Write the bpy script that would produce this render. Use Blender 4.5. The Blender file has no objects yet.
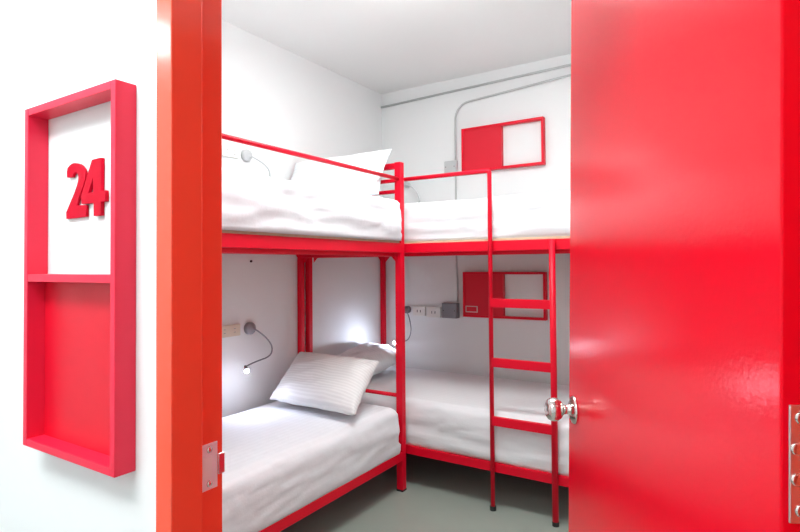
import bpy, bmesh, math
from mathutils import Vector, Matrix, noise
S = bpy.context.scene
C = S.collection
V = Vector

# ------------------------------------------------------------------ materials
def mat(name, col, rough=.5, metal=0., spec=.5, bump=None, coat=0., var=None, sheen=0.):
    m = bpy.data.materials.new(name); m.use_nodes = True
    nt = m.node_tree; b = nt.nodes['Principled BSDF']
    b.inputs['Base Color'].default_value = (*col, 1)
    b.inputs['Roughness'].default_value = rough
    b.inputs['Metallic'].default_value = metal
    b.inputs['Specular IOR Level'].default_value = spec
    b.inputs['Coat Weight'].default_value = coat
    b.inputs['Coat Roughness'].default_value = .08
    b.inputs['Sheen Weight'].default_value = sheen
    tc = nt.nodes.new('ShaderNodeTexCoord')
    if var:
        sc, amt = var
        n = nt.nodes.new('ShaderNodeTexNoise'); n.inputs['Scale'].default_value = sc; n.inputs['Detail'].default_value = 4
        nt.links.new(tc.outputs['Object'], n.inputs['Vector'])
        r = nt.nodes.new('ShaderNodeValToRGB')
        r.color_ramp.elements[0].position = .3; r.color_ramp.elements[1].position = .7
        r.color_ramp.elements[0].color = (*[c * (1 - amt) for c in col], 1)
        r.color_ramp.elements[1].color = (*[min(1, c * (1 + amt)) for c in col], 1)
        nt.links.new(n.outputs['Fac'], r.inputs['Fac']); nt.links.new(r.outputs['Color'], b.inputs['Base Color'])
    if bump:
        sc, st, dist = bump
        n = nt.nodes.new('ShaderNodeTexNoise'); n.inputs['Scale'].default_value = sc; n.inputs['Detail'].default_value = 3
        nt.links.new(tc.outputs['Object'], n.inputs['Vector'])
        bp = nt.nodes.new('ShaderNodeBump'); bp.inputs['Strength'].default_value = st; bp.inputs['Distance'].default_value = dist
        nt.links.new(n.outputs['Fac'], bp.inputs['Height']); nt.links.new(bp.outputs['Normal'], b.inputs['Normal'])
    return m

def emit(name, col, strength):
    m = bpy.data.materials.new(name); m.use_nodes = True
    b = m.node_tree.nodes['Principled BSDF']
    b.inputs['Base Color'].default_value = (*col, 1)
    b.inputs['Emission Color'].default_value = (*col, 1)
    b.inputs['Emission Strength'].default_value = strength
    return m

def fabric(name, col, axis, scale, contrast=.035):
    """white satin-striped cotton: woven stripes differ a little in tone, gloss and height"""
    m = mat(name, col, .75, spec=.25, sheen=.2)
    nt = m.node_tree; b = nt.nodes['Principled BSDF']
    tc = nt.nodes.new('ShaderNodeTexCoord')
    w = nt.nodes.new('ShaderNodeTexWave'); w.wave_type = 'BANDS'; w.bands_direction = axis
    w.inputs['Scale'].default_value = scale; w.inputs['Distortion'].default_value = .15; w.inputs['Detail'].default_value = 0
    nt.links.new(tc.outputs['Object'], w.inputs['Vector'])
    r = nt.nodes.new('ShaderNodeValToRGB')
    r.color_ramp.elements[0].position = .4; r.color_ramp.elements[1].position = .6
    r.color_ramp.elements[0].color = (*[c * (1 - contrast * 2) for c in col], 1)
    r.color_ramp.elements[1].color = (*col, 1)
    nt.links.new(w.outputs['Fac'], r.inputs['Fac']); nt.links.new(r.outputs['Color'], b.inputs['Base Color'])
    bp = nt.nodes.new('ShaderNodeBump'); bp.inputs['Strength'].default_value = .35; bp.inputs['Distance'].default_value = .002
    n = nt.nodes.new('ShaderNodeTexNoise'); n.inputs['Scale'].default_value = 14; n.inputs['Detail'].default_value = 5
    nt.links.new(tc.outputs['Object'], n.inputs['Vector'])
    a = nt.nodes.new('ShaderNodeMath'); a.operation = 'MULTIPLY_ADD'
    nt.links.new(n.outputs['Fac'], a.inputs[0]); a.inputs[1].default_value = 3.0
    nt.links.new(w.outputs['Fac'], a.inputs[2])
    nt.links.new(a.outputs[0], bp.inputs['Height']); nt.links.new(bp.outputs['Normal'], b.inputs['Normal'])
    return m

M = {}
M['wall'] = mat('white_plaster', (.865, .875, .875), .7, spec=.3, bump=(9, .12, .01), var=(1.3, .012))
M['hall_wall'] = mat('white_hall_plaster', (.87, .885, .89), .65, spec=.3, bump=(7, .1, .01), var=(1.1, .01))
M['ceil'] = mat('ceiling_paint', (.90, .90, .89), .85, spec=.2, bump=(12, .08, .006), var=(1.0, .01))
M['floor'] = mat('grey_green_epoxy', (.33, .375, .33), .22, spec=.5, bump=(5, .05, .01), var=(2.5, .05))
M['bunk'] = mat('crimson_enamel', (.78, .0006, .022), .42, spec=.28, bump=(60, .05, .001))
M['door'] = mat('scarlet_gloss_door_paint', (.78, .001, .016), .17, spec=.2, bump=(130, .30, .0010))
M['jamb'] = mat('warm_lit_red_gloss_paint', (.95, .095, .045), .24, spec=.45, bump=(30, .08, .001), var=(6, .03), coat=.3)  # same red paint as the door, warm light put into the base colour
M['box'] = mat('pink_red_lacquer', (.84, .014, .060), .40, spec=.5, bump=(25, .06, .001))
M['panel'] = mat('red_lacquer_panel', (.72, .002, .022), .42, spec=.45, bump=(25, .05, .001))
M['chrome'] = mat('polished_steel', (.70, .67, .64), .16, 1.)
M['steel'] = mat('brushed_steel', (.72, .70, .70), .28, 1., bump=(90, .1, .0006))
M['strike'] = mat('pale_worn_steel', (.82, .78, .82), .35, .1, bump=(90, .1, .0006))
M['sheet'] = fabric('white_satin_stripe_sheet', (.85, .87, .91), 'X', 9, .012)
M['sheetb'] = fabric('white_satin_stripe_sheet_crosswise', (.85, .87, .90), 'Y', 9, .012)
M['pillow'] = fabric('white_satin_stripe_pillowcase', (.84, .845, .85), 'Y', 17, .04)
M['pillowp'] = fabric('plain_white_pillowcase', (.86, .88, .91), 'Y', 13, .008)
M['ply'] = mat('pale_plywood', (.62, .48, .33), .6, var=(14, .15))
M['grey'] = mat('grey_painted_steel', (.24, .25, .27), .45, spec=.4)
M['conduit'] = mat('pale_grey_conduit', (.55, .56, .56), .5)
M['lampgrey'] = mat('grey_plastic', (.32, .33, .36), .4)
M['palegrey'] = mat('pale_grey_plastic', (.60, .61, .62), .4)
M['neck'] = mat('grey_flexible_tube', (.28, .28, .31), .35, .6)
M['socket'] = mat('ivory_socket_plastic', (.86, .84, .79), .35)
M['socketw'] = mat('cream_socket_plastic', (.78, .68, .55), .4)
M['dark'] = mat('dark_slot', (.03, .03, .03), .6)
M['rubber'] = mat('black_rubber', (.02, .02, .02), .7)
M['lamp_white'] = mat('white_lamp_housing', (.8, .8, .8), .4)
M['tape'] = mat('pale_outline_print', (.75, .62, .60), .5)
M['led'] = emit('led_cool_white', (.82, .87, 1.), 200)
M['room_light'] = emit('room_light_panel', (.95, .985, .98), 20.5)
M['hall_light'] = emit('hall_light_panel', (.93, .98, 1.), 19)

# ------------------------------------------------------------------ helpers
def link(name, bm, m, parent=None, smooth=False, mods=None):
    bmesh.ops.recalc_face_normals(bm, faces=bm.faces)
    me = bpy.data.meshes.new(name); bm.to_mesh(me); bm.free()
    if smooth:
        for p in me.polygons: p.use_smooth = True
    me.materials.append(m)
    o = bpy.data.objects.new(name, me); C.objects.link(o)
    if parent: o.parent = parent
    return o

def tag(o, label=None, cat=None, group=None, kind=None):
    if label: o['label'] = label
    if cat: o['category'] = cat
    if group: o['group'] = group
    if kind: o['kind'] = kind
    return o

def thing(name, loc=(0, 0, 0), **k):
    o = bpy.data.objects.new(name, None); C.objects.link(o); o.location = loc
    o.empty_display_size = .1
    return tag(o, **k)

def box(bm, x0, x1, y0, y1, z0, z1, bev=0., seg=2, mtx=None):
    r = bmesh.ops.create_cube(bm, size=1)
    vs = r['verts']
    bmesh.ops.scale(bm, vec=(abs(x1 - x0), abs(y1 - y0), abs(z1 - z0)), verts=vs)
    bmesh.ops.translate(bm, vec=((x0 + x1) / 2, (y0 + y1) / 2, (z0 + z1) / 2), verts=vs)
    if bev:
        es = list({e for v in vs for e in v.link_edges})
        r2 = bmesh.ops.bevel(bm, geom=es, offset=bev, segments=seg, affect='EDGES', profile=.5)
        vs = list({v for f in r2['faces'] for v in f.verts} | {v for v in vs if v.is_valid})
    if mtx is not None:
        bmesh.ops.transform(bm, matrix=mtx, verts=vs)
    return vs

def B(*a, **k):
    bm = bmesh.new(); box(bm, *a, **k); return bm

def sweep(bm, pts, r, n=10, closed_ends=True, smoothit=0):
    pts = [V(p) for p in pts]
    for _ in range(smoothit):
        q = [pts[0]]
        for a, b in zip(pts, pts[1:]):
            q += [a * .75 + b * .25, a * .25 + b * .75]
        q.append(pts[-1]); pts = q
    rings = []; up = None
    for i, p in enumerate(pts):
        t = (pts[min(i + 1, len(pts) - 1)] - pts[max(i - 1, 0)]).normalized()
        if up is None:
            up = V((0, 0, 1)) if abs(t.z) < .9 else V((1, 0, 0))
        s = t.cross(up).normalized(); up = s.cross(t).normalized()
        rr = r(i / (len(pts) - 1)) if callable(r) else r
        rings.append([bm.verts.new(p + (s * math.cos(2 * math.pi * k / n) + up * math.sin(2 * math.pi * k / n)) * rr) for k in range(n)])
    for a, b in zip(rings, rings[1:]):
        for k in range(n):
            bm.faces.new((a[k], a[(k + 1) % n], b[(k + 1) % n], b[k]))
    if closed_ends:
        bm.faces.new(rings[0]); bm.faces.new(rings[-1])

def tube(pts, r, n=10, smoothit=0):
    bm = bmesh.new(); sweep(bm, pts, r, n, smoothit=smoothit); return bm

def lathe(bm, prof, org, ax, n=32):
    """prof = [(distance along ax, radius)]"""
    ax = V(ax).normalized(); org = V(org)
    u = ax.cross(V((0, 0, 1)) if abs(ax.z) < .9 else V((1, 0, 0))).normalized(); w = ax.cross(u)
    rings = []
    for h, r in prof:
        if r < 1e-6: rings.append([bm.verts.new(org + ax * h)])
        else: rings.append([bm.verts.new(org + ax * h + (u * math.cos(2 * math.pi * k / n) + w * math.sin(2 * math.pi * k / n)) * r) for k in range(n)])
    for a, b in zip(rings, rings[1:]):
        for k in range(n):
            k2 = (k + 1) % n
            if len(a) == 1 and len(b) == 1: continue
            if len(a) == 1: bm.faces.new((a[0], b[k], b[k2]))
            elif len(b) == 1: bm.faces.new((a[k], a[k2], b[0]))
            else: bm.faces.new((a[k], a[k2], b[k2], b[k]))

def L(prof, org, ax, n=32):
    bm = bmesh.new(); lathe(bm, prof, org, ax, n); return bm

# ------------------------------------------------------------------ setting
XW, YB, XR = -2.47, 3.63, .50       # left wall, back wall, right wall of the bunk room
Y0, Y1 = .57, .67                   # hall face and room face of the wall with the door
ZC = 2.70
HX0, HX1, HY = -3.6, 1.6, -1.5      # the hall

tag(link('floor', B(HX0 - .1, HX1 + .1, HY - .1, YB + .1, -.1, 0), M['floor']), 'grey-green glossy epoxy floor of hall and bunk room', 'floor', kind='structure')
tag(link('ceiling', B(HX0 - .1, HX1 + .1, HY - .1, YB + .1, ZC, ZC + .1), M['ceil']), 'flat off-white ceiling over the bunk beds', 'ceiling', kind='structure')
tag(link('wall_left', B(XW - .1, XW, Y1, YB + .1, 0, ZC), M['wall']), 'white plaster wall along the left bunk bed', 'wall', kind='structure')
tag(link('wall_back', B(XW, XR + .1, YB, YB + .1, 0, ZC), M['wall']), 'white plaster wall behind the far bunk bed', 'wall', kind='structure')
tag(link('wall_right', B(XR, XR + .1, Y1, YB, 0, ZC), M['wall']), 'white plaster wall hidden behind the open door', 'wall', kind='structure')
bm = bmesh.new()                    # front wall with the doorway cut out
OX0, OX1, OZ = -.846, .108, 2.085
box(bm, HX0, OX0, Y0, Y1, 0, ZC); box(bm, OX1, HX1, Y0, Y1, 0, ZC); box(bm, OX0, OX1, Y0, Y1, OZ, ZC)
tag(link('wall_front', bm, M['hall_wall']), 'bright white hall wall carrying the red number box', 'wall', kind='structure')
tag(link('wall_hall_back', B(HX0, HX1, HY - .1, HY, 0, ZC), M['hall_wall']), 'white hall wall behind the viewer', 'wall', kind='structure')
tag(link('wall_hall_left', B(HX0 - .1, HX0, HY, Y0, 0, ZC), M['hall_wall']), 'white end wall of the hall on the left', 'wall', kind='structure')
tag(link('wall_hall_right', B(HX1, HX1 + .1, HY, Y0, 0, ZC), M['hall_wall']), 'white end wall of the hall on the right', 'wall', kind='structure')

# door frame with stop and rebate
fr = thing('trim_1', (OX0, Y0, 0), label='glossy red door frame with warm light put into its colour, left of and around the open doorway', cat='door frame', kind='structure')
def fpart(name, bm, m, p=fr, **k):
    o = link(name, bm, m, **k); o.parent = p; o.matrix_parent_inverse = Matrix.Translation(-V(p.location)) if p is not None else Matrix(); return o
JL, JR, JT = -.80, .065, 2.045
def jambprof(side):
    # cross section in x,y swept up z : stop part (proud) and rebate part
    s = 1 if side < 0 else -1
    xo = OX0 + .0005 if side < 0 else OX1 - .0005; xi = JL if side < 0 else JR
    pts = [(xo + s * .003, .553), (xi + s * .0, .553), (xi + s * .0, .615), (xi - s * .013, .615), (xi - s * .013, .668), (xo, .668), (xo, Y0 - .0005), (xo + s * .003, Y0 - .0005)]
    bm = bmesh.new()
    a = [bm.verts.new((x, y, 0)) for x, y in pts]; f = bm.faces.new(a)
    r = bmesh.ops.extrude_face_region(bm, geom=[f]); vs = [g for g in r['geom'] if isinstance(g, bmesh.types.BMVert)]
    bmesh.ops.translate(bm, vec=(0, 0, OZ), verts=vs)
    es = [e for e in bm.edges if abs(e.verts[0].co.z - e.verts[1].co.z) > 1]
    bmesh.ops.bevel(bm, geom=es, offset=.0022, segments=2, affect='EDGES', profile=.5)
    return bm
fpart('jamb', jambprof(-1), M['jamb']); fpart('jamb', jambprof(1), M['jamb'])
bm = bmesh.new(); box(bm, JL, JR, .553, .615, JT, OZ - .0005, bev=.002); box(bm, JL, JR, .6155, .668, JT + .013, OZ - .0005)
fpart('frame_head', bm, M['jamb'])
# strike plate with lip, square hole and two screws
XS = JL - .013
bm = bmesh.new(); box(bm, XS + .0002, XS + .0022, .619, .655, .903, .985, bev=.0008)
sp = fpart('strike_plate', bm, M['strike']); tag(sp, 'steel strike plate with a pale latch opening')
bm = bmesh.new(); box(bm, XS + .0023, XS + .0035, .622, .642, .924, .962, bev=.0004)
o = link('latch_opening', bm, M['lamp_white'], sp); o.matrix_parent_inverse = sp.matrix_basis.inverted(); o.parent = sp
for z in (.914, .974):
    o = link('screw', L([(0, .0001), (.0002, .006), (.0022, .005), (.003, 0)], (XS + .002, .637, z), (1, 0, 0), 16), M['chrome'], sp, smooth=True)
bm = bmesh.new(); box(bm, XS + .002, XS + .005, .6552, .669, .925, .962, bev=.0012)
o = link('lip', bm, M['steel'], sp)

# -------- the open door (leaf pivoted into the room), built in the leaf's own frame
H0 = V((.031, .652, 0)); F0 = V((-.378, 1.410, 0)); D = (F0 - H0).normalized(); WID = (F0 - H0).length
Nr = V((D.y, -D.x, 0))                      # towards the room face (thickness)
dm = Matrix(((D.x, Nr.x, 0, H0.x), (D.y, Nr.y, 0, H0.y), (0, 0, 1, 0), (0, 0, 0, 1)))
TILT = -.008   # the leaf hangs a touch out of plumb
dm = dm @ Matrix.Translation((0, 0, 1.3)) @ Matrix.Rotation(TILT, 4, 'Y') @ Matrix.Rotation(-.017, 4, 'X') @ Matrix.Translation((0, 0, -1.3))
dr = bpy.data.objects.new('door_1', None); C.objects.link(dr); dr.matrix_world = dm; dr.empty_display_size = .1
tag(dr, 'glossy scarlet door standing open into the bunk room on the right', 'door', kind='structure')
T = .040
bm = B(0, WID, 0, T, .008, 2.035, bev=.0022)
link('leaf', bm, M['door'], dr)
ZK = .936
for s in (-1, 1):
    y0 = -.0003 if s < 0 else T + .0003
    ro = link('knob_rose', L([(0, 0.), (0, .0335), (.003, .0345), (.007, .031), (.009, .024), (.012, .021), (.014, 0.)], (WID - .060, y0, ZK), (0, s, 0)), M['chrome'], dr, smooth=True)
    kb = link('door_knob', L([(.010, 0.), (.010, .015), (.014, .0125), (.020, .0105), (.027, .0115), (.031, .017), (.035, .0225), (.042, .027), (.050, .0285), (.058, .0275), (.065, .0235), (.070, .016), (.0715, .010), (.0705, 0.)], (WID - .060, y0, ZK), (0, s, 0)), M['chrome'], dr, smooth=True)
    tag(kb, 'polished steel ball knob')
bm = B(WID + .0003, WID + .002, .008, .032, ZK - .03, ZK + .03, bev=.0006); link('latch_plate', bm, M['steel'], dr)
def hinge(z0, z1):
    bm = B(-.0028, -.0003, .0065, T - .001, z0, z1, bev=.0012)
    h = link('hinge_leaf', bm, M['steel'], dr); tag(h, 'worn steel hinge plate on the door edge')
    for k, f in enumerate((.11, .37, .63, .89)):
        z = z0 + (z1 - z0) * f; yy = .018 if k in (0, 3) else .014
        link('screw', L([(0, 0), (0, .0065), (.0008, .0062), (.0016, .004), (.0012, 0)], (-.0029, yy, z), (-1, 0, 0), 16), M['chrome'], h, smooth=True)
    link('knuckle', L([(0, 0), (0, .0055), (z1 - z0, .0055), (z1 - z0, 0)], (-.004, T + .0045, z0), (0, 0, 1), 16), M['steel'], h, smooth=True)
hinge(1.0455, 1.161); hinge(1.75, 1.866); hinge(.2, .316)

# ------------------------------------------------------------------ number box on the hall wall
BX0, BX1, BY0, BY1, BZ0, BZ1, tb = -1.263, -.926, .530, Y0 - .0005, .936, 1.632, .015
nb = thing('number_box', (BX0, BY1, BZ0), label='tall shallow pink-red wall box with room number 24, left of the doorway', cat='sign')
def child(o, p):
    o.parent = p; o.matrix_parent_inverse = Matrix.Translation(V(p.location)).inverted(); return o
bm = bmesh.new()
bmo = [(BX0, BX0 + tb, BZ0, BZ1), (BX1 - tb, BX1, BZ0, BZ1)]
for a, b, c, d in bmo: box(bm, a, b, BY0, BY1, c, d, bev=.0012)
for c, d in ((BZ0, BZ0 + tb), (BZ1 - tb, BZ1)): box(bm, BX0 + tb + .0002, BX1 - tb - .0002, BY0 + .0003, BY1, c, d, bev=.0008)
child(link('frame', bm, M['box']), nb)
child(link('divider', B(BX0 + tb + .0003, BX1 - tb - .0003, BY0 + .0006, BY1, 1.273, 1.288, bev=.0008), M['box']), nb)
child(link('back_panel', B(BX0 + tb + .0003, BX1 - tb - .0003, BY1 - .006, BY1, BZ0 + tb + .0003, 1.2727), M['panel']), nb)
def flat(name, polys, depth, m, y, p):
    cu = bpy.data.curves.new(name + '_outline', 'CURVE'); cu.dimensions = '2D'; cu.fill_mode = 'BOTH'; cu.extrude = depth / 2; cu.bevel_depth = .0006
    for P in polys:
        P = [(x * 1.0155 - .003, 1.3 + (z - 1.3) * 1.0155) for x, z in P]
        s = cu.splines.new('POLY'); s.points.add(len(P) - 1); s.use_cyclic_u = True
        for q, (x, z) in zip(s.points, P): q.co = (x, z, 0, 1)
    t = bpy.data.objects.new('tmp', cu); C.objects.link(t)
    t.rotation_euler = (math.pi / 2, 0, 0); t.location = (0, y, 0)
    dg = bpy.context.evaluated_depsgraph_get(); bpy.context.view_layer.update()
    me = bpy.data.meshes.new_from_object(t.evaluated_get(dg)); me.transform(Matrix.Translation((0, y, 0)) @ Matrix.Rotation(math.pi / 2, 4, 'X'))
    bpy.data.objects.remove(t)
    me.materials.clear(); me.materials.append(m); me.name = name
    o = bpy.data.objects.new(name, me); C.objects.link(o)
    return child(o, p)
two = [(-1.139, 1.492), (-1.137, 1.4995), (-1.130, 1.504), (-1.121, 1.507), (-1.111, 1.5075), (-1.101, 1.506), (-1.090, 1.503), (-1.081, 1.498), (-1.075, 1.493), (-1.071, 1.486), (-1.070, 1.480), (-1.071, 1.473), (-1.074, 1.466), (-1.078, 1.459), (-1.092, 1.441), (-1.102, 1.4225), (-1.0665, 1.4215), (-1.067, 1.400), (-1.140, 1.399), (-1.141, 1.412), (-1.111, 1.447), (-1.100, 1.463), (-1.096, 1.472), (-1.095, 1.479), (-1.098, 1.486), (-1.104, 1.489), (-1.111, 1.488), (-1.115, 1.485), (-1.117, 1.481), (-1.138, 1.482)]
four = [(-1.043, 1.506), (-1.012, 1.5065), (-1.012, 1.444), (-.997, 1.444), (-.997, 1.4245), (-1.012, 1.4245), (-1.012, 1.399), (-1.036, 1.399), (-1.036, 1.4245), (-1.080, 1.4245), (-1.081, 1.440)]
hole = [(-1.0385, 1.474), (-1.058, 1.4435), (-1.0385, 1.444)]
M['digit'] = mat('bright_red_acrylic', (.58, .001, .022), .5, spec=.12)
tag(flat('digit', [two], .004, M['digit'], .5662, nb), 'raised red digit 2')
tag(flat('digit', [four, hole], .006, M['digit'], .5655, nb), 'raised red digit 4 touching the 2')

# ------------------------------------------------------------------ bunk beds
ZR, ZG = 1.430, 1.806
PW = .041                         # post tube width
def post(x, y, z1, p, z0=0., w=PW):
    o = child(link('post', B(x - w / 2, x + w / 2, y - w / 2, y + w / 2, z0 + .006, z1, bev=.003), M['bunk']), p)
    f = link('foot_cap', B(x - w / 2 - .001, x + w / 2 + .001, y - w / 2 - .001, y + w / 2 + .001, z0, z0 + .012, bev=.002), M['rubber']); f.parent = o; f.matrix_parent_inverse = child_inv(o)
    return o
def child_inv(o):
    # vertices are in world space, parent chain is translation only
    t = V((0, 0, 0)); q = o
    while q is not None:
        t += V(q.location); q = None if q.parent is None else None
    return Matrix.Identity(4)
def gusset(p, x, y, z, dx, dy, s=.05, t=.004):
    # triangular plate under a rail, running from the post along (dx,dy)
    bm = bmesh.new()
    n = V((-dy, dx, 0)) * t / 2
    a, b, c = V((x, y, z)), V((x + dx * s, y + dy * s, z)), V((x, y, z - s))
    vs = [bm.verts.new(q + sgn * n) for sgn in (1, -1) for q in (a, b, c)]
    bm.faces.new(vs[:3]); bm.faces.new(vs[:2:-1])
    for i in range(3):
        j = (i + 1) % 3; bm.faces.new((vs[i], vs[j], vs[3 + j], vs[3 + i]))
    child(link('gusset', bm, M['bunk']), p)
def slats(x0, x1, y0, y1, z, p, along):
    n = 9
    for k in range(n):
        bm = bmesh.new()
        f = (k + .5) / n
        if along == 'y':
            c = y0 + (y1 - y0) * f; box(bm, x0, x1, c - .02, c + .02, z - .018, z)
        else:
            c = x0 + (x1 - x0) * f; box(bm, c - .02, c + .02, y0, y1, z - .018, z)
        child(link('slat', bm, M['bunk']), p)

# --- bed along the left wall
AX0, AX1, AY0, AY1 = -2.446, -1.694, .745, 2.665
A = thing('bunk_bed', ((AX0 + AX1) / 2, (AY0 + AY1) / 2, 0), label='crimson steel bunk bed along the left wall, nearest the door frame, without ladder', cat='bunk bed', group='red steel bunk beds')
h = PW / 2
post(AX0, AY0, 1.455, A, w=.034); post(AX0, AY1 - .024, 1.86, A, w=.034); post(AX1, AY0, 1.86, A); post(AX1, AY1, 1.904, A)
for z in (ZR, .228):
    t = .055 if z > 1 else .048
    child(link('side_rail', B(AX1 - .010, AX1 + .022, AY0 + h, AY1 - h, z - t, z, bev=.002), M['bunk']), A)
    child(link('side_rail', B(AX0 - .016, AX0 + .016, AY0 + h, AY1 - h, z - t, z, bev=.002), M['bunk']), A)
    for y in (AY0, AY1):
        child(link('end_rail', B(AX0 + h, AX1 - h, y - .016, y + .016, z - t, z, bev=.002), M['bunk']), A)
    slats(AX0 + .016, AX1 - .010, AY0 + h, AY1 - h, z - .02, A, 'y')
child(link('lower_flange', B(AX1 - .034, AX1 - .012, AY0 + h, AY1 - h, ZR - .075, ZR - .050, bev=.002), M['bunk']), A)
child(link('lower_flange', B(AX0 + h, AX1 - h, AY1 - .045, AY1 - .020, ZR - .075, ZR - .057, bev=.002), M['bunk']), A)
child(link('base_board', B(AX0 - .012, AX1 + .014, AY0 + h + .005, AY1 - h - .004, ZR + .0005, ZR + .012), M['ply']), A)
# guard rail: round tube with a bend down at the near end
child(link('guard_rail', tube([(AX1 + .002, AY0 + h, ZG), (AX1 + .002, AY1 - h + .001, ZG)], .0108, 14), M['bunk'], smooth=True), A)
for z, t in ((1.885, .034), (1.800, .020), (1.735, .020)):
    child(link('headboard_bar', B(AX0 + h, AX1 - h, AY1 - .012, AY1 + .012, z - t / 2, z + t / 2, bev=.002), M['bunk']), A)
child(link('headboard_bar', tube([(AX0 + h, AY1, .545), (AX1 - h, AY1, .545)], .0115, 12), M['bunk'], smooth=True), A)
child(link('headboard_bar', tube([(AX0 + h, AY1, .40), (AX1 - h, AY1, .40)], .0115, 12), M['bunk'], smooth=True), A)
for x, y, dx, dy in ((AX1, AY1 - h, 0, -1), (AX0 + h, AY1 - .012, 1, 0), (AX1 - h, AY1 - .012, -1, 0), (AX1, AY0 + h, 0, 1), (AX0, AY1 - h, 0, -1)):
    gusset(A, x, y, ZR - .0552, dx, dy)

# --- bed along the back wall, with the ladder
BX_0, BX_1, BY_0, BY_1 = -2.446, -.46, 2.744, 3.595
LY = 2.704
Bd = thing('bunk_bed', ((BX_0 + BX_1) / 2, (BY_0 + BY_1) / 2, 0), label='crimson steel bunk bed along the back wall, with a ladder on its long side', cat='bunk bed', group='red steel bunk beds')
for x, y, z in ((BX_0, BY_0 - .026, 1.455), (BX_0, BY_1, 1.455), (BX_1, BY_0, 1.9), (BX_1, BY_1, 1.9)): post(x, y, z, Bd, w=.034 if x == BX_0 else PW)
for z in (ZR, .243):
    t = .055 if z > 1 else .048
    child(link('side_rail', B(BX_0 + h, BX_1 - h, BY_0 - .022, BY_0 + .012, z - t, z, bev=.002), M['bunk']), Bd)
    child(link('side_rail', B(BX_0 + h, BX_1 - h, BY_1 - .016, BY_1 + .016, z - t, z, bev=.002), M['bunk']), Bd)
    for x in (BX_0, BX_1):
        child(link('end_rail', B(x - .016, x + .016, BY_0 + h, BY_1 - h, z - t, z, bev=.002), M['bunk']), Bd)
    slats(BX_0 + h, BX_1 - h, BY_0 + .012, BY_1 - .016, z - .02, Bd, 'x')
child(link('lower_flange', B(BX_0 + h, BX_1 - h, BY_0 + .014, BY_0 + .036, ZR - .075, ZR - .050, bev=.002), M['bunk']), Bd)
child(link('base_board', B(BX_0 + h + .004, BX_1 - h - .004, BY_0 - .014, BY_1 + .014, ZR + .0005, ZR + .012), M['ply']), Bd)
for z, t in ((1.885, .034), (1.80, .02)):
    child(link('headboard_bar', B(BX_1 - .012, BX_1 + .012, BY_0 + h, BY_1 - h, z - t / 2, z + t / 2, bev=.002), M['bunk']), Bd)
for x, y, dx, dy in ((BX_0 + h, BY_0, 1, 0), (BX_0, BY_1 - h, 0, -1), (BX_0 + h, BY_1, 1, 0), (BX_1 - h, BY_0, -1, 0)):
    gusset(Bd, x, y, ZR - .0552, dx, dy)
# ladder: left rail runs up and bends into the guard rail
LX0, LX1 = -1.145, -.812
ld = child(link('ladder', tube([(LX1, LY, .02), (LX1, LY, 1.428)], .0158, 14), M['bunk'], smooth=True), Bd)
ld['label'] = 'flat-runged ladder whose left rail bends into the guard rail'
gp = [(LX0, LY, .02), (LX0, LY, ZG - .012)] + [(LX0 - .012 + .012 * math.cos(a), LY, ZG - .012 + .012 * math.sin(a)) for a in [math.radians(q) for q in (22, 45, 68, 90)]] + [(AX1 + h + .001, LY - .012, ZG)]
def sub(o, p, g):
    o.parent = p; return o
o = link('ladder_rail', tube(gp, .0118, 14), M['bunk'], smooth=True); sub(o, ld, Bd)
for z in (1.099, .783, .473):
    o = link('rung', B(LX0 + .004, LX1 - .004, LY - .012, LY + .012, z - .024, z + .022, bev=.002), M['bunk']); sub(o, ld, Bd)
for x in (LX0, LX1):
    o = link('foot_cap', L([(0, 0), (0, .017), (.022, .017), (.022, 0)], (x, LY, .0), (0, 0, 1), 16), M['rubber']); sub(o, ld, Bd)

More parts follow.
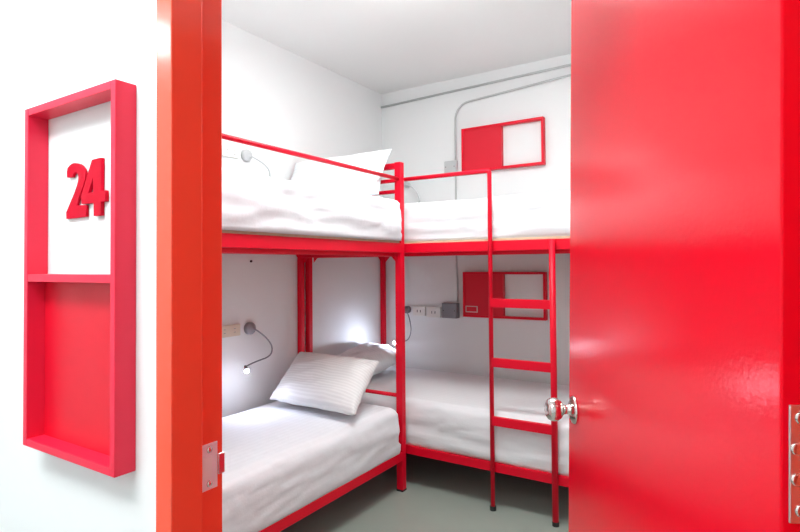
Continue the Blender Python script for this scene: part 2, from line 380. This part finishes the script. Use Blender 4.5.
# ------------------------------------------------------------------ bedding
def mattress(name, x0, x1, y0, y1, z0, z1, m, seed, label, group, wr=.007, rad=.06):
    cx, cy, cz = (x0 + x1) / 2, (y0 + y1) / 2, (z0 + z1) / 2
    hx, hy, hz = (x1 - x0) / 2, (y1 - y0) / 2, (z1 - z0) / 2
    step = .016
    nx, ny, nz = max(8, int(2 * hx / step)), max(8, int(2 * hy / step)), max(8, int(2 * hz / step))
    bm = bmesh.new(); vm = {}
    def vt(i, j, k):
        key = (i, j, k)
        if key not in vm:
            p = V((-hx + 2 * hx * i / nx, -hy + 2 * hy * j / ny, -hz + 2 * hz * k / nz))
            r = rad if p.z > -hz + rad else rad * .35
            q = V((max(-hx + r, min(hx - r, p.x)), max(-hy + r, min(hy - r, p.y)), max(-hz + r, min(hz - r, p.z))))
            d = p - q
            n = d.normalized() if d.length > 1e-6 else V((0, 0, 1))
            if d.length > 1e-6: p = q + n * r
            side = max(abs(n.x), abs(n.y)); top = max(0, n.z)
            l = p.y if abs(n.x) > abs(n.y) else p.x
            s = V((seed * 7.3, 0, 0))
            # long drapes running along the side, hanging between pulls
            f = noise.noise(V((l * 2.2, p.z * 17 + l * 1.5, seed))) * .8 + noise.noise(V((l * 5, p.z * 30 + 3 - l * 4, seed + 5))) * .4
            rg = noise.noise(V((l * 1.1 + seed, p.z * 10 + l * 1.2, seed + 20))); f += .34 * max(0, 1 - 9 * abs(rg)) - .12
            rg = noise.noise(V((l * 1.7 + seed, p.z * 15 - l * 1.6, seed + 31))); f += .24 * max(0, 1 - 9 * abs(rg)) - .05
            f2 = noise.noise(V((p.x * 2.0, p.y * 2.0, seed + 9))) * .7 + (1 - abs(noise.noise(V((p.x * 4 + p.y * 3, p.y * 2.5, seed + 2)))) * 2) * .25 + noise.noise(V((p.x * 9, p.y * 9, seed))) * .18
            p = p + n * (side * f * wr * 1.6 + top * f2 * wr)
            # side bellies out a little in the middle
            if side > .4: p += n * .008 * (1 - (p.z / hz) ** 2)
            if k == 0 or n.z < -.3: p.z = -hz
            vm[key] = bm.verts.new(p)
        return vm[key]
    def quad(a, b, c, d):
        bm.faces.new((vt(*a), vt(*b), vt(*c), vt(*d)))
    for i in range(nx):
        for j in range(ny):
            for k in (0, nz): quad((i, j, k), (i + 1, j, k), (i + 1, j + 1, k), (i, j + 1, k))
    for i in range(nx):
        for k in range(nz):
            for j in (0, ny): quad((i, j, k), (i + 1, j, k), (i + 1, j, k + 1), (i, j, k + 1))
    for j in range(ny):
        for k in range(nz):
            for i in (0, nx): quad((i, j, k), (i, j + 1, k), (i, j + 1, k + 1), (i, j, k + 1))
    o = link(name, bm, m, smooth=True); o.location = (cx, cy, cz)
    return tag(o, label, 'mattress', group)
G = 'sheeted mattresses'
mattress('mattress', AX0 + .024, AX1 + .026, AY0 + .035, AY1 - .036, .2285, .492, M['sheet'], 1, 'white sheeted mattress on the lower berth of the left bunk bed', G, .006)
mattress('mattress', AX0 + .024, AX1 + .044, AY0 + .035, AY1 - .036, ZR + .0125, 1.680, M['sheet'], 2, 'white sheeted mattress on the upper berth of the left bunk bed', G, .010, .038)
mattress('mattress', BX_0 + .035, BX_1 - .035, BY_0 - .012, BY_1 + .012, .2435, .512, M['sheetb'], 3, 'white sheeted mattress on the lower berth of the back bunk, behind the ladder', G, .008)
mattress('mattress', BX_0 + .035, BX_1 - .035, BY_0 - .012, BY_1 + .012, ZR + .0125, 1.672, M['sheetb'], 4, 'white sheeted mattress on the upper berth of the back bunk, below the upper wall box', G, .010, .04)

def pillow(p00, p10, p01, thick, m, seed, label, nrm_hint=(0, 0, 1), bend=0.):
    """p00 lower left, p10 lower right, p01 upper left corner of the pillow's back plane"""
    p00, p10, p01 = V(p00), V(p10), V(p01)
    U = p10 - p00; W = p01 - p00; lu, lw = U.length, W.length
    u = U.normalized(); n = u.cross(W).normalized()
    if n.dot(V(nrm_hint)) < 0: n = -n
    w = n.cross(u); w = w if w.dot(W) > 0 else -w
    shear = W.dot(u) / 2; lw = abs(W.dot(w))
    N = 44; bm = bmesh.new(); g = {}
    for side in (1, -1):
        for i in range(N + 1):
            for j in range(N + 1):
                a, b = -1 + 2 * i / N, -1 + 2 * j / N
                edge = i in (0, N) or j in (0, N)
                if edge and side < 0: g[(-1, i, j)] = g[(1, i, j)]; continue
                fa, fb = 1 - abs(a) ** 2.6, 1 - abs(b) ** 2.6
                th = (max(fa, 0) * max(fb, 0)) ** .48
                # edges pull in between the corners
                x = a * (1 - .05 * (1 - b * b)) * lu / 2 + shear * b; y = b * (1 - .06 * (1 - a * a)) * lw / 2
                nz = noise.noise(V((a * 1.6, b * 1.6, seed))) * .25 + (1 - 2 * abs(noise.noise(V((a * 2.2 + b, b * 2.4 - a, seed + 4))))) * .09
                rp = (abs(a) ** 4 + abs(b) ** 4) * .04 * noise.noise(V((a * 7, b * 7, seed + 7)))
                z = side * thick / 2 * th * (1 + nz) + thick * rp + bend * (b * b) * .5
                g[(side, i, j)] = bm.verts.new((x, y, z))
        for i in range(N):
            for j in range(N):
                q = [g[(side, i, j)], g[(side, i + 1, j)], g[(side, i + 1, j + 1)], g[(side, i, j + 1)]]
                bm.faces.new(q)
    o = link('pillow', bm, m, smooth=True)
    ctr = p00 + U / 2 + W / 2 + n * thick * .35
    o.matrix_world = Matrix(((u.x, w.x, n.x, ctr.x), (u.y, w.y, n.y, ctr.y), (u.z, w.z, n.z, ctr.z), (0, 0, 0, 1)))
    return tag(o, label, 'pillow', 'white pillows on the bunks')
pillow((-2.30, 2.245, .500), (-1.665, 2.22, .500), (-2.395, 2.60, .71), .15, M['pillow'], 11, 'white satin-striped pillow propped on the lower berth of the left bunk bed', (0, -.5, 1))
pillow((-2.43, 2.86, .575), (-2.12, 2.86, .52), (-2.43, 3.38, .635), .17, M['pillowp'], 23, 'plain white pillow on the lower back berth, behind the striped pillow', (0, 0, 1))
pillow((-2.435, 2.475, 1.675), (-1.69, 2.48, 1.675), (-2.44, 2.62, 1.955), .10, M['pillowp'], 35, 'white pillow leaning upright at the head of the upper left berth', (0, -1, .3))

# ------------------------------------------------------------------ wall boxes above / below the back bunk
def wallbox(z0, z1, label, printmark):
    x0, x1, y0, y1, t = -1.736, -1.125, YB - .045, YB - .0005, .016
    b = thing('wall_shelf', (x0, y1, z0), label=label, cat='wall shelf', group='red wall boxes half closed')
    bm = bmesh.new()
    for a, c in ((x0, x0 + t), (x1 - t, x1)): box(bm, a, c, y0, y1, z0, z1, bev=.001)
    for a, c in ((z0, z0 + t), (z1 - t, z1)): box(bm, x0 + t + .0002, x1 - t - .0002, y0 + .0002, y1, a, c, bev=.001)
    child(link('frame', bm, M['bunk']), b)
    xm = -1.428
    child(link('front_panel', B(x0 + t + .0002, xm, y0 + .006, y0 + .016, z0 + t + .0002, z1 - t - .0002), M['panel']), b)
    child(link('divider', B(xm - .012, xm, y0 + .0165, y1, z0 + t + .0002, z1 - t - .0002), M['panel']), b)
    if printmark:
        bm = bmesh.new(); a, c, e, f, q, yy = -1.722, -1.628, .958, 1.004, .006, y0 + .005
        for r in ((a, c, e, e + q), (a, c, f - q, f), (a, a + q, e + q, f - q), (c - q, c, e + q, f - q)):
            box(bm, r[0] + .005, r[1] + .005, yy - .0002, yy + .0008, r[2], r[3])
        tag(child(link('printed_outline', bm, M['tape']), b), 'small pale rectangle outline on the red panel')
wallbox(1.978, 2.300, 'red wall box above the upper berth of the back bunk, half closed half open', False)
wallbox(.924, 1.250, 'red wall box with small outline mark, behind the ladder under the upper berth', True)

# ------------------------------------------------------------------ conduits and junction boxes
yc = YB - .012
tag(link('conduit', tube([(XW + .002, yc, 2.588), (XR - .01, yc, 2.655)], .0085, 10), M['conduit'], smooth=True), 'upper pale grey conduit running straight along the top of the back wall', 'conduit', 'wall conduits')
bend = [(-1.800 + .12 - .12 * math.cos(a), yc, 2.385 + .12 * math.sin(a)) for a in [math.radians(q) for q in range(0, 91, 10)]]
tag(link('conduit', tube([(-1.800, yc, 2.082)] + bend + [(-.94, yc, 2.555), (XR - .01, yc, 2.60)], .0075, 10), M['conduit'], smooth=True), 'pale grey conduit curving down from the ceiling line to the small upper junction box', 'conduit', 'wall conduits')
tag(link('conduit', tube([(-1.795, yc, 1.024), (-1.795, yc, 1.20), (-1.801, yc, 1.3), (-1.801, yc, 1.988)], .0065, 10), M['conduit'], smooth=True), 'thin grey conduit dropping behind the berth to the dark lower junction box', 'conduit', 'wall conduits')
def jbox(x0, x1, z0, z1, m, label, d=.045):
    b = thing('junction_box', ((x0 + x1) / 2, YB, z0), label=label, cat='junction box', group='square junction boxes')
    child(link('body', B(x0, x1, YB - d, YB - .0005, z0, z1, bev=.004), m), b)
    child(link('cover', B(x0 + .006, x1 - .006, YB - d - .004, YB - d - .0003, z0 + .006, z1 - .006, bev=.0015), m), b)
    for x in (x0 + .016, x1 - .016):
        child(link('screw', L([(0, 0), (0, .004), (.0015, .003), (.002, 0)], (x, YB - d - .0042, (z0 + z1) / 2), (0, -1, 0), 10), M['dark']), b)
jbox(-1.888, -1.796 + .01, 1.99, 2.08, M['conduit'], 'small pale grey junction box beside the upper wall box', .03)
jbox(-1.908, -1.784, .908, 1.020, M['grey'], 'dark grey junction box between the white sockets and the lower wall box', .05)

# ------------------------------------------------------------------ sockets
def socket_back(x0, x1, z0, z1, label):
    b = thing('wall_socket', ((x0 + x1) / 2, YB, z0), label=label, cat='socket', group='white sockets on the back wall')
    child(link('cover_plate', B(x0, x1, YB - .022, YB - .0005, z0, z1, bev=.003), M['socket']), b)
    c = (x0 + x1) / 2; zz = (z0 + z1) / 2
    for dx in (-.014, .014):
        child(link('slot', B(c + dx - .0025, c + dx + .0025, YB - .0235, YB - .0222, zz - .009, zz + .009), M['dark']), b)
socket_back(-2.178, -2.068, .912, .984, 'left white socket of the pair on the back wall')
socket_back(-2.055, -1.935, .905, .982, 'right white socket of the pair, touching the dark junction box')
def socket_left(y0, y1, z0, z1, m, label):
    b = thing('wall_socket', (XW, (y0 + y1) / 2, z0), label=label, cat='socket', group='sockets on the left wall')
    child(link('cover_plate', B(XW + .0005, XW + .015, y0, y1, z0, z1, bev=.003), m), b)
    zz = (z0 + z1) / 2
    for c in (y0 + (y1 - y0) * .27, y0 + (y1 - y0) * .73):
        for dz in (-.010, .010):
            child(link('slot', B(XW + .0152, XW + .0162, c - .006, c + .006, zz + dz - .0015, zz + dz + .0015), M['lampgrey']), b)
socket_left(1.99, 2.145, .905, .972, M['socketw'], 'cream double socket beside the lit lamp on the left wall')
socket_left(2.02, 2.135, 1.925, 1.985, M['socket'], 'white socket beside the upper lamp on the left wall')

# ------------------------------------------------------------------ reading lamps
def reading_lamp(base, ax, rb, neck, head_dir, mb, mn, label, lit, headlen=.03):
    base = V(base); ax = V(ax)
    b = thing('reading_lamp', base, label=label, cat='reading lamp', group='flexible bed reading lamps')
    child(link('mount', L([(.0005, 0), (.0005, rb), (.022, rb), (.030, rb * .86), (.032, rb * .4), (.042, rb * .34), (.042, 0)], base, ax, 28), mb, smooth=True), b)
    child(link('gooseneck', tube([base + ax * .036] + [V(q) for q in neck], .0042, 8, smoothit=2), mn, smooth=True), b)
    e = V(neck[-1]); d = V(head_dir).normalized()
    hd = child(link('lamp_head', L([(-.006, 0), (-.006, .006), (.004, .009), (headlen, .0115), (headlen + .001, .0095), (headlen - .004, 0)], e, d, 20), mn, smooth=True), b)
    if lit:
        o = child(link('led', L([(0, 0), (0, .0125), (.006, .011), (.011, .006), (.0125, 0)], e + d * (headlen - .0015), d, 20), M['led'], smooth=True), b)
        la = bpy.data.lights.new('reading_lamp_light', 'SPOT'); la.energy = lit; la.color = (.72, .80, 1.); la.shadow_soft_size = .012
        la.spot_size = math.radians(150); la.spot_blend = .9
        lo = bpy.data.objects.new('reading_lamp_light', la); C.objects.link(lo); lo.location = e + d * (headlen + .022)
        lo.rotation_euler = d.to_track_quat('-Z', 'Y').to_euler()
    return b
reading_lamp((XW, 2.218, .938), (1, 0, 0), .036, [(-2.41, 2.235, .925), (-2.40, 2.30, .872), (-2.40, 2.345, .815), (-2.39, 2.315, .765), (-2.38, 2.195, .755), (-2.37, 2.105, .740)],
             (.75, -.30, -.75), M['lampgrey'], M['neck'], 'lit grey gooseneck reading lamp on the left wall over the lower berth', 2.6)
reading_lamp((XW, 2.195, 1.956), (1, 0, 0), .034, [(-2.425, 2.21, 1.945), (-2.42, 2.28, 1.925), (-2.42, 2.34, 1.89), (-2.42, 2.347, 1.83)],
             (0, -.1, -1), M['palegrey'], M['palegrey'], 'unlit pale gooseneck reading lamp on the left wall over the upper berth', 0)
reading_lamp((-2.235, YB, .955), (0, -1, 0), .030, [(-2.20, 3.57, .930), (-2.17, 3.55, .885), (-2.155, 3.55, .80), (-2.18, 3.55, .735), (-2.19, 3.50, .722), (-2.14, 3.34, .745)],
             (-.85, -.45, -.28), M['neck'], M['neck'], 'lit gooseneck reading lamp on the back wall, shining behind the corner post', 3.0)
reading_lamp((-2.225, YB, 1.935), (0, -1, 0), .026, [(-2.20, 3.58, 1.925), (-2.159, 3.58, 1.908), (-2.115, 3.58, 1.865), (-2.09, 3.58, 1.80)],
             (0, 0, -1), M['palegrey'], M['palegrey'], 'unlit pale gooseneck reading lamp on the back wall over the upper berth', 0)
# little screws left in the left wall
for y, z, lab in ((2.235, 1.333, 'small dark screw in the left wall just under the upper berth'), (2.56, 1.842, 'tiny dark screw in the left wall above the upper mattress')):
    tag(link('screw', L([(.0003, 0), (.0003, .006), (.008, .0075), (.010, .004), (.010, 0)], (XW, y, z), (1, 0, 0), 12), M['dark'], smooth=True), lab, 'screw')

# ------------------------------------------------------------------ ceiling lights
def ceiling_light(x, y, lx, ly, m, label):
    b = thing('ceiling_light', (x, y, ZC), label=label, cat='ceiling light', group='ceiling light panels')
    bm = bmesh.new()
    t = .02
    for r in ((x - lx / 2, x + lx / 2, y - ly / 2, y - ly / 2 + t), (x - lx / 2, x + lx / 2, y + ly / 2 - t, y + ly / 2), (x - lx / 2, x - lx / 2 + t, y - ly / 2 + t, y + ly / 2 - t), (x + lx / 2 - t, x + lx / 2, y - ly / 2 + t, y + ly / 2 - t)):
        box(bm, *r, ZC - .03, ZC - .0005)
    child(link('housing', bm, M['lamp_white']), b)
    child(link('diffuser', B(x - lx / 2 + t + .0005, x + lx / 2 - t - .0005, y - ly / 2 + t + .0005, y + ly / 2 - t - .0005, ZC - .10, ZC - .004), m), b)
ceiling_light(-1.0, 1.92, .9, .5, M['room_light'], 'white ceiling light panel of the bunk room')
ceiling_light(-1.0, -.45, 1.2, .5, M['hall_light'], 'white ceiling light panel over the hall near the door')
ceiling_light(-2.88, -.80, .34, .30, M['hall_light'], 'white ceiling light panel at the left end of the hall')

# ------------------------------------------------------------------ world, camera, view
w = bpy.data.worlds.new('World'); S.world = w; w.use_nodes = True
w.node_tree.nodes['Background'].inputs[0].default_value = (1, 1, 1, 1)
w.node_tree.nodes['Background'].inputs[1].default_value = .3
yaw, pit, rol, f, sy = .5658, .0201, -.0077, 541.05, -11.24
Fv = V((-math.sin(yaw) * math.cos(pit), math.cos(yaw) * math.cos(pit), math.sin(pit)))
Rv = V((math.cos(yaw), math.sin(yaw), 0)); Uv = Rv.cross(Fv)
R2 = Rv * math.cos(rol) + Uv * math.sin(rol); U2 = -Rv * math.sin(rol) + Uv * math.cos(rol)
cd = bpy.data.cameras.new('camera'); co = bpy.data.objects.new('camera', cd); C.objects.link(co)
co.matrix_world = Matrix(((R2.x, U2.x, -Fv.x, 0), (R2.y, U2.y, -Fv.y, 0), (R2.z, U2.z, -Fv.z, 1.3), (0, 0, 0, 1)))
cd.sensor_width = 36; cd.sensor_fit = 'HORIZONTAL'; cd.lens = f / 800 * 36; cd.shift_y = sy / 800; cd.clip_start = .02
S.camera = co
S.view_settings.view_transform = 'Standard'; S.view_settings.look = 'None'; S.view_settings.gamma = 1; S.view_settings.use_curve_mapping = False
S.view_settings.exposure = 0.30
